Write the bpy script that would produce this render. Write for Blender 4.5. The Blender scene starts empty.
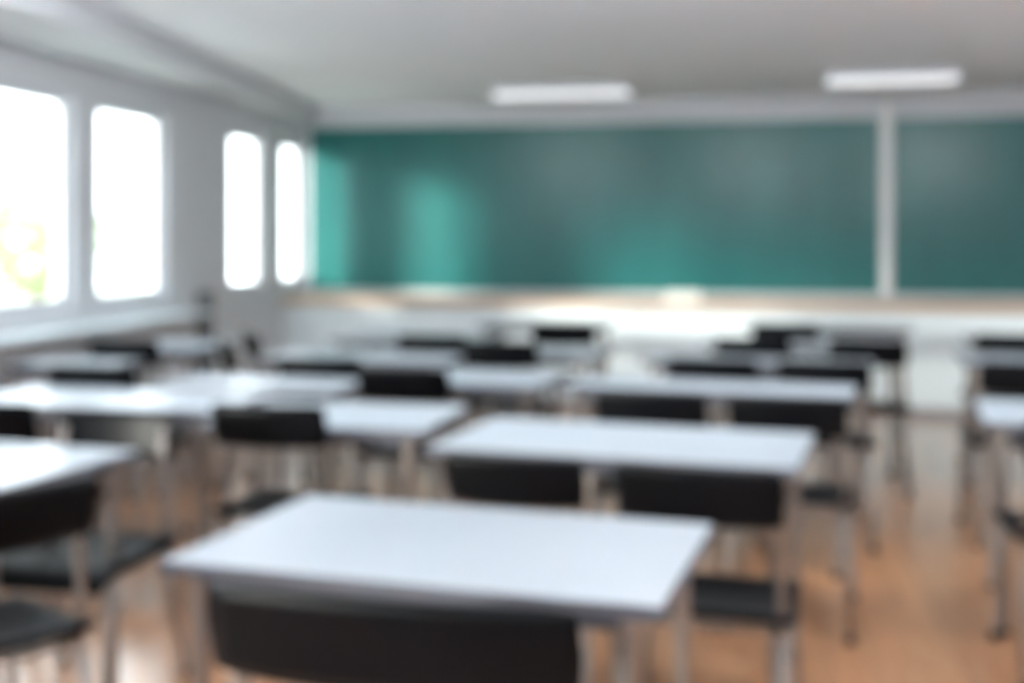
import bpy, bmesh, math, random
from mathutils import Vector, Matrix
R = math.radians
random.seed(4)
scene = bpy.context.scene
col = scene.collection
PI = math.pi

# ------------------------------------------------------------------ camera geometry
F = 1200.0; CX = 512.0; HY = 237.0; CH = 1.40; YAW = R(10.9)
RT = Vector((math.cos(YAW), math.sin(YAW), 0)); FW = Vector((-math.sin(YAW), math.cos(YAW), 0))
def cam2w(X, d, z=0.0):
    p = RT * X + FW * d
    return Vector((p.x, p.y, z))
def at(px, py, z):                       # a pixel on a horizontal plane -> (X, d)
    d = (CH - z) * F / (py - HY)
    return ((px - CX) * d / F, d)
XL, XR, YF, YB, ZC = -3.92, 3.45, 10.40, -2.6, 2.60
YC = 9.83                                 # counter front
def wall_y(px):                           # y on the left wall for a pixel column
    k = (px - CX) / F
    d = -XL / (math.sin(YAW) - math.cos(YAW) * k)
    return k * d * math.sin(YAW) + d * math.cos(YAW)
def front_x(px, y=YF):
    k = (px - CX) / F
    d = y / (math.cos(YAW) + math.sin(YAW) * k)
    return k * d * math.cos(YAW) - d * math.sin(YAW)

# ------------------------------------------------------------------ materials
def lin(c):
    return tuple(((v/255)/12.92 if v/255 <= .04045 else ((v/255+.055)/1.055)**2.4) for v in c) + (1,)
def mat(name, rgb, rough=.5, metal=0, coat=0, bump=0, bscale=60, var=0, vscale=4, spec=.5):
    m = bpy.data.materials.new(name); m.use_nodes = True
    nt = m.node_tree; b = nt.nodes['Principled BSDF']
    c = lin(rgb); b.inputs['Base Color'].default_value = c
    b.inputs['Roughness'].default_value = rough; b.inputs['Metallic'].default_value = metal
    b.inputs['Specular IOR Level'].default_value = spec
    if coat: b.inputs['Coat Weight'].default_value = coat; b.inputs['Coat Roughness'].default_value = .12
    if var or bump:
        tc = nt.nodes.new('ShaderNodeTexCoord')
    if var:
        n = nt.nodes.new('ShaderNodeTexNoise'); n.inputs['Scale'].default_value = vscale; n.inputs['Detail'].default_value = 4
        r = nt.nodes.new('ShaderNodeMapRange'); r.inputs['To Min'].default_value = 1-var; r.inputs['To Max'].default_value = 1+var
        h = nt.nodes.new('ShaderNodeHueSaturation'); h.inputs['Color'].default_value = c
        nt.links.new(tc.outputs['Object'], n.inputs['Vector']); nt.links.new(n.outputs['Fac'], r.inputs['Value'])
        nt.links.new(r.outputs['Result'], h.inputs['Value']); nt.links.new(h.outputs['Color'], b.inputs['Base Color'])
    if bump:
        n2 = nt.nodes.new('ShaderNodeTexNoise'); n2.inputs['Scale'].default_value = bscale
        bp = nt.nodes.new('ShaderNodeBump'); bp.inputs['Strength'].default_value = bump; bp.inputs['Distance'].default_value = .002
        nt.links.new(tc.outputs['Object'], n2.inputs['Vector']); nt.links.new(n2.outputs['Fac'], bp.inputs['Height'])
        nt.links.new(bp.outputs['Normal'], b.inputs['Normal'])
    return m
def emit(name, rgb, s):
    m = bpy.data.materials.new(name); m.use_nodes = True
    b = m.node_tree.nodes['Principled BSDF']; b.inputs['Base Color'].default_value = lin(rgb)
    b.inputs['Emission Color'].default_value = lin(rgb); b.inputs['Emission Strength'].default_value = s
    return m
M = dict(
    wall=mat('wall_paint', (205, 208, 212), .7, var=.02, bump=.15, bscale=90),
    ceiling=mat('ceiling_paint', (240, 243, 248), .85, var=.015, bump=.1, bscale=120),
    frame=mat('window_frame_paint', (196, 200, 206), .45, var=.02),
    top=mat('desk_laminate', (166, 176, 184), .34, var=.015, vscale=8),
    edge=mat('desk_edge', (76, 79, 88), .5, var=.05),
    steel=mat('brushed_steel', (146, 140, 136), .45, 1, bump=.1, bscale=200),
    glide=mat('rubber', (40, 40, 42), .7, bump=.1),
    shell=mat('dark_chair_shell', (5, 7, 11), .42, spec=.12, var=.08, vscale=10, bump=.2, bscale=150),
    cab=mat('cabinet_white', (222, 234, 238), .4, var=.012),
    plinth=mat('plinth_grey', (170, 172, 176), .6, var=.05),
    alu=mat('aluminium', (196, 205, 208), .4, .3, var=.03),
    paper=mat('paper_white', (240, 240, 236), .7, var=.02),
    grey=mat('grey_metal_cover', (112, 114, 118), .5, .2, var=.05),
    leaf=mat('leaf_green', (158, 180, 126), .6, var=.25, vscale=2.0),
    bark=mat('bark', (120, 100, 80), .9, var=.2, bump=.6, bscale=20),
    lawn=mat('lawn_grass', (178, 181, 172), .9, var=.2, vscale=3, bump=.5, bscale=40),
    lamp=emit('lamp_diffuser', (250, 252, 255), .5), fill_down=emit('fill_diffuser', (246, 250, 255), 4.5), fill_deep=emit('fill_deep_diffuser', (246, 250, 255), 22), up=emit('fill_uplight', (248, 250, 255), 46),  # lamp_diffuser aside, these glow on added fill lights out of view
)
# chalkboard: teal enamel with faint wiped streaks
def board_mat():
    m = mat('chalkboard_enamel', (16, 92, 90), .28, spec=.5)
    nt = m.node_tree; b = nt.nodes['Principled BSDF']
    tc = nt.nodes.new('ShaderNodeTexCoord'); mp = nt.nodes.new('ShaderNodeMapping'); mp.inputs['Scale'].default_value = (1.6, 1, .5)
    n = nt.nodes.new('ShaderNodeTexNoise'); n.inputs['Scale'].default_value = 1.3; n.inputs['Detail'].default_value = 5
    cr = nt.nodes.new('ShaderNodeValToRGB')
    cr.color_ramp.elements[0].position = .3; cr.color_ramp.elements[0].color = lin((12, 92, 90))
    cr.color_ramp.elements[1].position = .75; cr.color_ramp.elements[1].color = lin((26, 106, 102))
    nt.links.new(tc.outputs['Object'], mp.inputs['Vector']); nt.links.new(mp.outputs['Vector'], n.inputs['Vector'])
    nt.links.new(n.outputs['Fac'], cr.inputs['Fac']); nt.links.new(cr.outputs['Color'], b.inputs['Base Color'])
    return m
M['board'] = board_mat()
def wood_mat(name, cols, rough, plank=None, coat=0):
    m = mat(name, cols[0], rough, coat=coat)
    nt = m.node_tree; b = nt.nodes['Principled BSDF']
    tc = nt.nodes.new('ShaderNodeTexCoord'); mp = nt.nodes.new('ShaderNodeMapping')
    mp.inputs['Scale'].default_value = (14, 1.2, 1) if plank else (1.2, 14, 14)
    n = nt.nodes.new('ShaderNodeTexNoise'); n.inputs['Scale'].default_value = 2; n.inputs['Detail'].default_value = 8
    cr = nt.nodes.new('ShaderNodeValToRGB')
    cr.color_ramp.elements[0].position = .3; cr.color_ramp.elements[0].color = lin(cols[0])
    cr.color_ramp.elements[1].position = .7; cr.color_ramp.elements[1].color = lin(cols[1])
    nt.links.new(tc.outputs['Object'], mp.inputs['Vector']); nt.links.new(mp.outputs['Vector'], n.inputs['Vector'])
    nt.links.new(n.outputs['Fac'], cr.inputs['Fac'])
    out = cr.outputs['Color']
    if plank:
        rot = nt.nodes.new('ShaderNodeMapping'); rot.inputs['Rotation'].default_value = (0, 0, PI/2)
        br = nt.nodes.new('ShaderNodeTexBrick'); br.inputs['Scale'].default_value = 1
        br.inputs['Brick Width'].default_value = 1.4; br.inputs['Row Height'].default_value = .14
        br.inputs['Mortar Size'].default_value = .002
        br.inputs['Color1'].default_value = (1, 1, 1, 1); br.inputs['Color2'].default_value = (.78, .76, .74, 1)
        br.inputs['Mortar'].default_value = (.35, .3, .26, 1)
        mx = nt.nodes.new('ShaderNodeMix'); mx.data_type = 'RGBA'; mx.blend_type = 'MULTIPLY'; mx.inputs[0].default_value = 1
        nt.links.new(tc.outputs['Object'], rot.inputs['Vector']); nt.links.new(rot.outputs['Vector'], br.inputs['Vector'])
        nt.links.new(out, mx.inputs[6]); nt.links.new(br.outputs['Color'], mx.inputs[7]); out = mx.outputs[2]
    nt.links.new(out, b.inputs['Base Color'])
    return m
M['floor'] = wood_mat('floor_oak', [(176, 120, 76), (200, 146, 100)], .35, plank=True, coat=1)
_f = M['floor'].node_tree.nodes['Principled BSDF']; _f.inputs['Coat Roughness'].default_value = .2; _f.inputs['Coat IOR'].default_value = 2.0
M['ledge'] = wood_mat('worktop_beech', [(184, 158, 134), (202, 180, 158)], .45)
def glass_mat():
    m = bpy.data.materials.new('window_glass'); m.use_nodes = True; nt = m.node_tree
    nt.nodes.remove(nt.nodes['Principled BSDF']); out = nt.nodes['Material Output']
    t = nt.nodes.new('ShaderNodeBsdfTransparent'); t.inputs['Color'].default_value = (.97, .99, .98, 1)
    g = nt.nodes.new('ShaderNodeBsdfGlossy'); g.inputs['Roughness'].default_value = .02
    x = nt.nodes.new('ShaderNodeMixShader'); x.inputs[0].default_value = .06
    nt.links.new(t.outputs[0], x.inputs[1]); nt.links.new(g.outputs[0], x.inputs[2]); nt.links.new(x.outputs[0], out.inputs['Surface'])
    return m
M['glass'] = glass_mat()

# ------------------------------------------------------------------ mesh helpers
def link(name, bm, m, parent=None, smooth=False, bevel=0):
    bmesh.ops.recalc_face_normals(bm, faces=bm.faces)
    me = bpy.data.meshes.new(name); bm.to_mesh(me); bm.free()
    if isinstance(m, (list, tuple)):
        for q in m: me.materials.append(q)
    else: me.materials.append(m)
    if smooth:
        for p in me.polygons: p.use_smooth = True
    o = bpy.data.objects.new(name, me); col.objects.link(o)
    if parent: o.parent = parent
    if bevel:
        md = o.modifiers.new('bevel', 'BEVEL'); md.width = bevel; md.segments = 2; md.limit_method = 'ANGLE'
    return o
def abox(bm, x0, x1, y0, y1, z0, z1):
    vs = [bm.verts.new((x, y, z)) for x in (x0, x1) for y in (y0, y1) for z in (z0, z1)]
    for f in ((0,1,3,2), (4,6,7,5), (0,4,5,1), (2,3,7,6), (0,2,6,4), (1,5,7,3)):
        bm.faces.new([vs[i] for i in f])
def box(*a):
    bm = bmesh.new(); abox(bm, *a); return bm
def atube(bm, pts, r, n=10):
    pts = [Vector(p) for p in pts]; rings = []
    rs = r if isinstance(r, (list, tuple)) else [r]*len(pts)
    for i, p in enumerate(pts):
        t = (pts[min(i+1, len(pts)-1)] - pts[max(i-1, 0)]).normalized()
        a = t.cross(Vector((0, 1, .01)) if abs(t.y) < .9 else Vector((1, 0, 0))).normalized(); b = t.cross(a)
        rings.append([bm.verts.new(p + (a*math.cos(2*PI*k/n) + b*math.sin(2*PI*k/n))*rs[i]) for k in range(n)])
    for i in range(len(rings)-1):
        for k in range(n):
            bm.faces.new((rings[i][k], rings[i][(k+1) % n], rings[i+1][(k+1) % n], rings[i+1][k]))
    bm.faces.new(rings[0]); bm.faces.new(list(reversed(rings[-1])))
def tube(pts, r, n=10):
    bm = bmesh.new(); atube(bm, pts, r, n); return bm
def grid_shell(fn, nu, nv, th):
    """closed shell from surface fn(u,v)->(pos, normal)"""
    bm = bmesh.new(); A = []; B = []
    for i in range(nu+1):
        ra = []; rb = []
        for j in range(nv+1):
            p, nrm = fn(i/nu, j/nv)
            ra.append(bm.verts.new(p + nrm*th/2)); rb.append(bm.verts.new(p - nrm*th/2))
        A.append(ra); B.append(rb)
    for i in range(nu):
        for j in range(nv):
            bm.faces.new((A[i][j], A[i+1][j], A[i+1][j+1], A[i][j+1]))
            bm.faces.new((B[i][j], B[i][j+1], B[i+1][j+1], B[i+1][j]))
    for i in range(nu):
        bm.faces.new((A[i][0], B[i][0], B[i+1][0], A[i+1][0])); bm.faces.new((A[i][nv], A[i+1][nv], B[i+1][nv], B[i][nv]))
    for j in range(nv):
        bm.faces.new((A[0][j], A[0][j+1], B[0][j+1], B[0][j])); bm.faces.new((A[nu][j], B[nu][j], B[nu][j+1], A[nu][j+1]))
    return bm
def tag(o, label, cat, group=None, kind=None):
    o['label'] = label; o['category'] = cat
    if group: o['group'] = group
    if kind: o['kind'] = kind
    return o
def empty(name, loc=(0, 0, 0), rz=0):
    o = bpy.data.objects.new(name, None); col.objects.link(o); o.location = loc; o.rotation_euler = (0, 0, rz)
    o.empty_display_size = .2
    return o
def struct(name, bm, m, label=None, cat=None, **k):
    o = link(name, bm, m, **k); o['kind'] = 'structure'
    if label: o['label'] = label
    if cat: o['category'] = cat
    return o
def copy_tree(o, parent=None):
    c = o.copy(); col.objects.link(c); c.parent = parent
    for ch in list(o.children): copy_tree(ch, c)
    return c

# ------------------------------------------------------------------ room shell
T = .25
struct('floor', box(XL-T, XR+T, YB-T, YF+T, -.2, 0), M['floor'], 'glossy orange brown wood plank floor under the desks', 'floor')
struct('ceiling', box(XL-T, XR+T, YB-T, YF+T, ZC, ZC+.2), M['ceiling'], 'smooth off-white ceiling above the classroom', 'ceiling')
struct('wall_front', box(XL, XR, YF, YF+T, 0, ZC), M['wall'], 'pale wall behind the green chalkboards', 'wall')
struct('wall_back', box(XL, XR, YB-T, YB, 0, ZC), M['wall'], 'plain pale rear wall', 'wall')
struct('wall_right', box(XR, XR+T, YB-T, YF+T, 0, ZC), M['wall'], 'plain pale right wall', 'wall')
# window openings on the left wall
wy = [(wall_y(-18), wall_y(76)), (wall_y(97), wall_y(168)), (wall_y(230), wall_y(266)), (wall_y(282), wall_y(305))]
wy = [(a+.02, b-.02) for a, b in wy]
ww = .80; pit = wy[1][0] - wy[0][1]
extra = []
y = wy[0][0] - .95
for k in range(3):
    extra.append((y-ww, y)); extra.append((y-ww-pit-ww, y-ww-pit)); y -= 2*ww+pit+.95
wins = sorted(wy + extra)
ZW0, ZW1 = .98, 2.25
bm = bmesh.new()
T2 = .12
abox(bm, XL-T2, XL, YB-T, YF+T, 0, ZW0); abox(bm, XL-T2, XL, YB-T, YF+T, ZW1, ZC)
prev = YB-T
for a, b_ in wins:
    abox(bm, XL-T2, XL, prev, a, ZW0, ZW1); prev = b_
abox(bm, XL-T2, XL, prev, YF+T, ZW0, ZW1)
struct('wall_left', bm, M['wall'], 'grey window wall on the left of the classroom', 'wall')
wl = ['first tall window beside the chalkboard corner', 'tall window second from the chalkboard corner', 'tall window just left of the wide wall pier',
      'big tall window cut by the left edge of the photo']
for i, (a, b_) in enumerate(reversed(wins)):
    bm = bmesh.new(); f = .055; xo0, xo1 = XL-.10, XL-.05
    abox(bm, xo0, xo1, a, b_, ZW0, ZW0+f); abox(bm, xo0, xo1, a, b_, ZW1-f, ZW1)
    abox(bm, xo0, xo1, a, a+f, ZW0+f, ZW1-f); abox(bm, xo0, xo1, b_-f, b_, ZW0+f, ZW1-f)
    w = struct('window_%d' % (i+1), bm, M['frame'], wl[i] if i < 4 else 'tall window on the left wall behind the photographer', 'window')
    link('glass_pane', box(XL-.08, XL-.07, a+f, b_-f, ZW0+f, ZW1-f), M['glass'], w)
# window shelf, bulkhead, baseboards
bm = box(XL, XL+.20, YB, wall_y(188), .845, .875)
struct('trim_1', bm, M['cab'], 'pale shelf running along the wall under the windows', 'shelf', bevel=.004)
bm = bmesh.new()
ya, yb_ = 5.5, YF
pts = [(XL, YB), (-3.12, YB), (-3.26, 5.2), (-3.82, YF), (XL, YF)]
lo = [bm.verts.new((x, y, 2.455)) for x, y in pts]; hi = [bm.verts.new((x, y, ZC)) for x, y in pts]
bm.faces.new(lo); bm.faces.new(list(reversed(hi)))
for i in range(5): bm.faces.new((lo[i], lo[(i+1) % 5], hi[(i+1) % 5], hi[i]))
struct('trim_2', bm, M['wall'], 'long boxed bulkhead where the ceiling meets the window wall', 'bulkhead')
struct('baseboard_left', box(XL, XL+.015, YB, YC, 0, .08), M['plinth'], bevel=.003)
struct('baseboard_right', box(XR-.015, XR, YB, YC, 0, .08), M['plinth'], bevel=.003)
p = wall_y(196); q = wall_y(206)
bm = box(XL, XL+.07, p, q, .08, 1.0)
t = tag(link('wall_duct', bm, M['grey'], bevel=.006), 'narrow dark grey vertical cover strip on the wall pier below window height', 'duct')

# ------------------------------------------------------------------ chalkboards
def board(x0, x1, label):
    e = empty('chalkboard', ((x0+x1)/2, YF, .93)); w = (x1-x0)/2
    link('writing_surface', box(-w, w, -.025, -.002, 0, 1.455), M['board'], e)
    bm = bmesh.new(); f = .022
    abox(bm, -w-f, -w, -.035, -.002, -f, 1.455+f); abox(bm, w, w+f, -.035, -.002, -f, 1.455+f)
    abox(bm, -w, w, -.035, -.002, -f, 0); abox(bm, -w, w, -.035, -.002, 1.455, 1.455+f)
    link('board_frame', bm, M['alu'], e, bevel=.003)
    tag(e, label, 'chalkboard', 'green chalkboards on the front wall')
xd = front_x(886)
board(front_x(311)+.005, xd-.054, 'long teal green chalkboard on the left, catching daylight in its lower left')
board(xd+.054, XR-.06, 'darker green chalkboard right of the pale vertical strip')
tag(link('divider_strip', box(xd-.030, xd+.030, YF-.07, YF-.002, .93, 2.52), M['paper'], bevel=.006), 'pale upright strip between the two green chalkboards', 'divider')

# ------------------------------------------------------------------ counter
xs = [XL+.004 + k*(XR-XL-.008)/6 for k in range(7)]
cabl = ['leftmost in the corner by the last window', 'second from the window corner', 'third from the window corner',
        'fourth from the window corner', 'fifth from the window corner by the aisle', 'rightmost in the row']
for k in range(6):
    x0, x1 = xs[k]+.002, xs[k+1]-.002; w = (x1-x0)/2
    e = empty('low_cabinet', ((x0+x1)/2, YC, 0))
    link('body', box(-w, w, .022, YF-YC-.002, .06, .812), M['cab'], e)
    link('plinth', box(-w, w, .03, .06, 0, .06), M['plinth'], e)
    for s in (0, 1):
        a = -w + s*w
        link('door', box(a+.002, a+w-.002, .002, .02, .062, .808), M['cab'], e, bevel=.002)
    tag(e, 'plain white low cabinet under the counter, ' + cabl[k], 'cabinet', 'white low cabinets below the chalkboards')
tag(link('counter_top', box(XL+.002, XR-.002, YC-.03, YF-.003, .815, .878), M['ledge'], bevel=.006),
    'long pale beech counter top running below the chalkboards', 'counter')
def pile(px, w, label, name, cat, h):
    x = front_x(px, YC+.12)
    bm = bmesh.new()
    n = 5
    for i in range(n):
        dx, dy = random.uniform(-.008, .008), random.uniform(-.008, .008)
        abox(bm, x-w/2+dx, x+w/2+dx, YC+.04+dy, YC+.24+dy, .879+i*h/n, .879+(i+1)*h/n-.0006)
    tag(link(name, bm, M['paper']), label, cat)
pile(683, .28, 'white stack of paper on the beech counter right of centre', 'paper_stack', 'paper', .075)
pile(459, .20, 'smaller white stack of paper on the left half of the beech counter', 'paper_stack', 'paper', .05)

# ------------------------------------------------------------------ ceiling lamps
def lamp(X, d, rz, label, hw=.55):
    p = cam2w(X, d)
    e = empty('ceiling_light', (p.x, p.y, ZC), rz)
    link('housing', box(-hw, hw, -.14, .14, -.06, -.001), M['frame'], e, bevel=.006)
    link('diffuser', box(-hw+.015, hw-.015, -.125, .125, -.075, -.061), M['lamp'], e, bevel=.004)
    tag(e, label, 'ceiling light', 'long ceiling lights')
zl = ZC-.07
def lamp_at(px, py, label, hw=.55):
    d = (zl-CH)*F/(HY-py); lamp((px-CX)*d/F, d, 0, label, hw)
lamp_at(561, 95, 'long white ceiling light left of the photo, in front of the wide chalkboard')
lamp_at(891, 81, 'long white ceiling light above the strip between the chalkboards', .46)

# added fill lights over the near half, out of view, emitting up and down
def fill(x, y, label, zd=0):
    e = empty('fill_light', (x, y, ZC))
    link('housing', box(-.62, .62, -.07, .07, -.36+zd, -.30+zd), M['frame'], e, bevel=.006)
    link('diffuser', box(-.60, .60, -.06, .06, -.372+zd, -.361+zd), M['fill_down'], e)
    link('uplight', box(-.60, .60, -.05, .05, -.299+zd, -.292+zd), M['up'], e)
    for sx in (-.5, .5): link('rod', tube([(sx, 0, -.30+zd), (sx, 0, -.001)], .006, 8), M['steel'], e)
    tag(e, label, 'pendant light', 'added fill lights over the near half of the room')
for i, y in enumerate((-1.2, 1.6)):
    for j, x in enumerate((-2.2, 0.2, 2.4)):
        fill(x, y, 'added hanging fill light, %s row, %s' % (('rear', 'front')[i], ('window side', 'centre', 'right wall side')[j]))
# added ceiling fill lamps out of view, glowing sides brighten the far end
for x, y, lab in ((-2.3, 4.2, 'window side'), (0.1, 4.75, 'centre'), (2.3, 5.1, 'right wall side')):
    e = empty('ceiling_light', (x, y, ZC))
    link('housing', box(-.62, .62, -.08, .08, -.03, -.001), M['frame'], e, bevel=.004)
    link('diffuser', box(-.60, .60, -.07, .07, -.135, -.031), M['fill_deep'], e, bevel=.01)
    tag(e, 'added deep fill light on the ceiling, out of view, ' + lab, 'ceiling light', 'added deep fill lights')
# ------------------------------------------------------------------ desks
def make_desk(W, D):
    e = empty('classroom_desk')
    h = .75
    link('tabletop', box(-W/2+.004, W/2-.004, -D/2+.004, D/2-.004, h-.026, h), M['top'], e, bevel=.003)
    bm = bmesh.new(); t = .0045
    abox(bm, -W/2, W/2, -D/2, -D/2+t, h-.027, h-.0015); abox(bm, -W/2, W/2, D/2-t, D/2, h-.027, h-.0015)
    abox(bm, -W/2, -W/2+t, -D/2+t, D/2-t, h-.027, h-.0015); abox(bm, W/2-t, W/2, -D/2+t, D/2-t, h-.027, h-.0015)
    link('edge_band', bm, M['edge'], e)
    bm = bmesh.new(); ix, iy = W/2-.08, D/2-.05; z0, z1 = h-.062, h-.027
    abox(bm, -ix, ix, -iy-.012, -iy+.012, z0, z1); abox(bm, -ix, ix, iy-.012, iy+.012, z0, z1)
    abox(bm, -ix-.012, -ix+.012, -iy+.012, iy-.012, z0, z1); abox(bm, ix-.012, ix+.012, -iy+.012, iy-.012, z0, z1)
    link('frame', bm, M['edge'], e)
    for sx in (-1, 1):
        for sy in (-1, 1):
            x, y = sx*(ix+.012), sy*(iy+.008)
            l = link('leg', tube([(x, y, .02), (x, y, h-.03)], .0185, 14), M['steel'], e, smooth=False)
            link('foot_glide', tube([(x, y, 0), (x, y, .022)], [.023, .021], 14), M['glide'], l)
    return e
def desk(corner, X, d, psi, W, D, label):
    """corner: 'NR' near right or 'NL' near left corner of the top given in camera ground coordinates"""
    ps = R(psi); u = (math.cos(ps), -math.sin(ps)); v = (math.sin(ps), math.cos(ps))
    s = -1 if corner == 'NR' else 1
    cx = X + s*u[0]*W/2 + v[0]*D/2; cd = d + s*u[1]*W/2 + v[1]*D/2
    e = make_desk(W, D); e.location = cam2w(cx, cd); e.rotation_euler = (0, 0, YAW-ps)
    tag(e, label, 'desk', 'white classroom desks')
def NR(px, py): return ('NR',) + at(px, py, .75)
def NL(px, py): return ('NL',) + at(px, py, .75)
desks = [
    (NR(663, 608), 17.5, 1.02, .65, 'large white-topped desk nearest the camera in the centre foreground'),
    (NR(798, 469), 18.5, 1.13, .65, 'white-topped desk directly behind the front centre desk, two chairs at it'),
    (NR(853, 397), 19, 1.24, .40, 'white-topped desk third back in the row along the aisle'),
    (NR(871, 367), 19, 1.18, .39, 'white-topped desk fourth back along the aisle'),
    (NR(903, 349), 19, 1.18, .48, 'white-topped desk fifth back along the aisle'),
    (NR(912, 331), 18, 1.15, .60, 'farthest white-topped desk beside the aisle, close to the low cabinets'),
    (NR(425, 431), 12, .82, .62, 'short white-topped desk left of the second centre desk, half hidden by a chair back'),
    (NR(537, 387), 17, .70, .60, 'white-topped desk in the middle of the room left of the third aisle desk'),
    (NR(592, 357), 17, .66, .58, 'white-topped desk far back in the middle with one black chair before it'),
    (NR(602, 327), 14, .95, .60, 'farthest middle desk, right before the low cabinets, with one chair'),
    (('NR', -1.32, 3.09), 18, 1.2, .60, 'bright white desk at the left edge of the photo, nearest on that side'),
    (NR(212, 412), 14, 1.15, .55, 'long white desk on the left, second back from the left foreground desk'),
    (NR(338, 391), 15, .90, .42, 'white desk left of centre behind the hidden short desk'),
    (NR(443, 363), 16, 1.08, .50, 'white desk left of centre further back, with chairs turned toward its left end'),
    (NR(478, 342), 15, 1.0, .58, 'distant white desk left of centre, one chair before it'),
    (NR(105, 367), 12, .62, .42, 'short white desk close to the windows on the far left'),
    (NR(197, 350), 11, .70, .60, 'farthest short white desk close to the windows'),
    (NL(984, 422), 18, 1.15, .66, 'nearest white desk on the right side of the aisle, two legs showing'),
    (NL(965, 362), 16, 1.15, .62, 'middle white desk on the right side of the aisle'),
    (NL(970, 340), 16, 1.15, .60, 'farthest white desk on the right side of the aisle'),
]
for c, psi, W, D, lab in desks: desk(c[0], c[1], c[2], psi, W, D, lab)

# ------------------------------------------------------------------ chairs
def make_chair():
    e = empty('classroom_chair')
    def seat(u, v):
        x = (u-.5)*.46*(1-.06*v); y = -.205+v*.45
        z = .452 - .014*math.sin(PI*u)*math.sin(PI*min(v*1.1, 1)) - .045*max(0, v-.82)**1.3*6 + .02*max(0, .12-v)*8*.5
        cr = .03
        return Vector((x, y, z)), Vector((0, 0, 1))
    s = link('seat', grid_shell(seat, 12, 14, .022), M['shell'], e, smooth=True, bevel=0)
    def back(u, v):
        a = (u-.5)*2
        hw = .205 - .004*abs(v-.5)*2
        x = a*hw; y = -.255 - .03*v + .024*a*a - .010*(1-a*a); z = .695+v*.145
        z += (-.006*a**8 if v > .5 else .008*a**8)
        return Vector((x, y, z)), Vector((-.3*a, 1, .2)).normalized()
    link('backrest', grid_shell(back, 16, 6, .018), M['shell'], e, smooth=True)
    for sx in (-1, 1):
        l = link('leg', tube([(sx*.215, .215, .01), (sx*.205, .175, .25), (sx*.19, .14, .425)], .0115, 12), M['steel'], e, smooth=True)
        link('foot_glide', tube([(sx*.2155, .217, 0), (sx*.215, .215, .03)], .0155, 12), M['glide'], l)
        l = link('leg', tube([(sx*.215, -.30, .01), (sx*.205, -.225, .25), (sx*.196, -.185, .425)], .0115, 12), M['steel'], e, smooth=True)
        link('foot_glide', tube([(sx*.2155, -.302, 0), (sx*.215, -.30, .03)], .0155, 12), M['glide'], l)
        link('back_post', tube([(sx*.196, -.185, .425), (sx*.196, -.195, .52), (sx*.186, -.205, .64), (sx*.172, -.222, .72), (sx*.170, -.234, .80)], .0105, 12), M['steel'], e, smooth=True)
    bm = bmesh.new()
    for sx in (-1, 1): atube(bm, [(sx*.19, .14, .428), (sx*.196, -.185, .428)], .010, 10)
    atube(bm, [(-.19, .14, .428), (.19, .14, .428)], .009, 10); atube(bm, [(-.196, -.18, .428), (.196, -.18, .428)], .009, 10)
    link('seat_frame', bm, M['steel'], e, smooth=True)
    return e
proto = make_chair(); used = [False]
GR = 'dark shell chairs with steel legs'
def chair(X, d, psi, label, s=1.0):
    """X, d: centre of the backrest in camera ground coordinates; psi: heading, 0 = facing away from the camera"""
    e = proto if not used[0] else copy_tree(proto); used[0] = True
    sx = None
    if isinstance(s, tuple): sx, s = s
    ps = R(psi); f = (math.sin(ps), math.cos(ps)); o = .26*s
    e.location = cam2w(X+f[0]*o, d+f[1]*o); e.rotation_euler = (0, 0, YAW-ps); e.scale = (s, s, s) if not sx else (sx, s, s)
    tag(e, label, 'chair', GR)
def cp(px, py, s=1.0):
    d = (CH-.84*s)*F/(py-HY); return ((px-CX)*d/F, d)
chairs = [
    (cp(387, 594, 1.02), 14, (1.46, 1.02), 'black chair nearest the camera, wide backrest below the front desk edge'),
    (cp(514, 455, .96), 15, .96, 'dark chair on the left at the second centre desk'),
    (cp(698, 466), 17, 1, 'dark chair on the right at the second centre desk, seat showing beside the front desk'),
    (cp(651, 391), 15, 1, 'dark chair on the left at the third aisle desk'),
    (cp(787, 396), 17, 1, 'dark chair on the right at the third aisle desk'),
    (cp(712, 358.5), 16, 1, 'dark chair on the left at the fourth aisle desk'),
    (cp(824, 361), 16, 1, 'dark chair on the right at the fourth aisle desk'),
    (cp(753, 338), 16, 1, 'dark chair on the left at the fifth aisle desk'),
    (cp(868, 340), 16, 1, 'dark chair on the right at the fifth aisle desk'),
    (cp(785, 324), 14, 1, 'dark chair at the farthest aisle desk near the low cabinets'),
    (cp(268, 404), 12, 1, 'dark chair covering the left half of the short desk left of centre'),
    (cp(403, 368), 12, 1, 'dark chair at the left end of the desk in the middle of the room'),
    (cp(500, 341), 12, 1, 'dark chair before the far middle desk, left of its centre'),
    (cp(563, 323), 10, 1, 'farthest dark chair, at the last middle desk before the white cabinets'),
    (cp(432, 335), 12, 1, 'dark chair before the distant desk left of centre'),
    (cp(320, 357), 12, 1, 'dark chair peeking between two white desks left of centre'),
    (cp(118, 412), 190, 1, 'dark chair on the far side of the left foreground desk, facing the camera'),
    (cp(-18, 401), 14, 1, 'dark chair cut by the left edge at the second left desk'),
    ((-1.12, 2.70), -48, 1, 'dark chair in the left foreground with an upright steel post, cut by the frame'),
    (cp(92, 365), 10, 1, 'dark chair before the short desk near the windows'),
    (cp(124, 340), 10, 1, 'dark chair before the farthest short window desk'),
    (cp(226, 341), 68, 1, 'dark chair turned sideways toward the left end of a desk, nearer of two'),
    (cp(250, 331), 68, 1, 'dark chair turned sideways toward the left end of a desk, farther of two'),
    (cp(1098, 420), 12, 1, 'dark chair cut by the right edge at the nearest desk right of the aisle'),
    (cp(1027, 362), 12, 1, 'dark chair at the middle desk right of the aisle'),
    (cp(1013, 334), 12, 1, 'dark chair at the farthest desk right of the aisle'),
]
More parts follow.
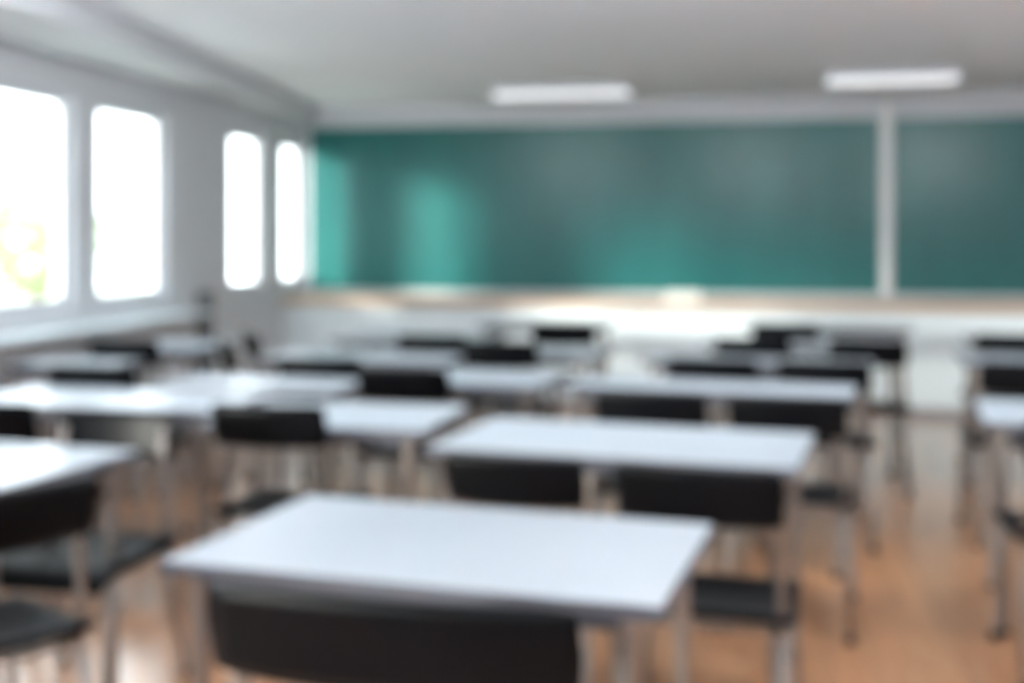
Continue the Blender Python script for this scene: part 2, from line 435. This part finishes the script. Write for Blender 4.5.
for (X, d), psi, s, lab in chairs: chair(X, d, psi, lab, s)

# ------------------------------------------------------------------ outside
struct('terrain', box(-70, XL-T-.02, -30, 60, -1.4, -1.2), M['lawn'], 'pale lawn outside the windows', 'ground')
def tree(x, y, h, r, label, bush=False):
    e = empty('leafy_tree' if not bush else 'leafy_bush', (x, y, -1.2))
    bm = bmesh.new(); rnd = random.Random(int(x*7+y*13))
    for _ in range(1500):
        a, b_, c = rnd.gauss(0, 1), rnd.gauss(0, 1), rnd.gauss(0, 1); n = math.sqrt(a*a+b_*b_+c*c)+1e-6
        rr = r*(.6+.45*rnd.random())*(1+.15*math.sin(3*a/n+2*c/n))
        p = Vector((a/n*rr, b_/n*rr, h-r*.9+c/n*rr*.95))
        s = rnd.uniform(.10, .2)
        u = Vector((rnd.gauss(0, 1), rnd.gauss(0, 1), rnd.gauss(0, 1))).normalized(); w = u.orthogonal().normalized()
        vs = [bm.verts.new(p+u*s), bm.verts.new(p+w*s*.5), bm.verts.new(p-u*s), bm.verts.new(p-w*s*.5)]
        bm.faces.new(vs)
    link('foliage', bm, M['leaf'], e)
    link('trunk', tube([(0, 0, 0), (.05, 0, h*.4), (0, .05, h-r*.8)], [.16, .12, .07]), M['bark'], e)
    tag(e, label, 'bush' if bush else 'tree', 'greenery beyond the windows')
tree(-12.0, 14.2, 3.2, 1.6, 'pale green bush seen low in the leftmost window', True)
tree(-18.5, 29.0, 4.0, 1.7, 'washed-out tree beyond the second window from the left')

# ------------------------------------------------------------------ light
w = bpy.data.worlds.new('sky'); scene.world = w; w.use_nodes = True
bg = w.node_tree.nodes['Background']; bg.inputs['Color'].default_value = (.90, .955, 1.0, 1); bg.inputs['Strength'].default_value = 3.4
sd = bpy.data.lights.new('sun', 'SUN'); sd.energy = 4.6; sd.angle = R(11); sd.color = (1, .95, .88)
so = bpy.data.objects.new('sun', sd); col.objects.link(so)
so.rotation_euler = Vector((1, .95, -.25)).to_track_quat('-Z', 'Y').to_euler()
for a, b_ in wins:
    pd = bpy.data.lights.new('window_portal', 'AREA'); pd.shape = 'RECTANGLE'; pd.size = ZW1-ZW0; pd.size_y = b_-a
    pd.cycles.is_portal = True
    po = bpy.data.objects.new('window_portal', pd); col.objects.link(po)
    po.location = (XL-.02, (a+b_)/2, (ZW0+ZW1)/2); po.rotation_euler = (0, -PI/2, 0)

# ------------------------------------------------------------------ camera
cd = bpy.data.cameras.new('camera'); cam = bpy.data.objects.new('camera', cd); col.objects.link(cam); scene.camera = cam
cam.location = (0, 0, CH); cam.rotation_euler = (PI/2, 0, YAW)
cd.sensor_width = 36; cd.lens = 36*F/1024; cd.shift_y = -(341.5-HY)/1024; cd.clip_start = .05
cd.dof.use_dof = True; cd.dof.focus_distance = .30; cd.dof.aperture_fstop = 8.0
vs = scene.view_settings; vs.view_transform = 'Standard'; vs.look = 'None'; vs.gamma = 1; vs.use_curve_mapping = False; vs.exposure = 1.08
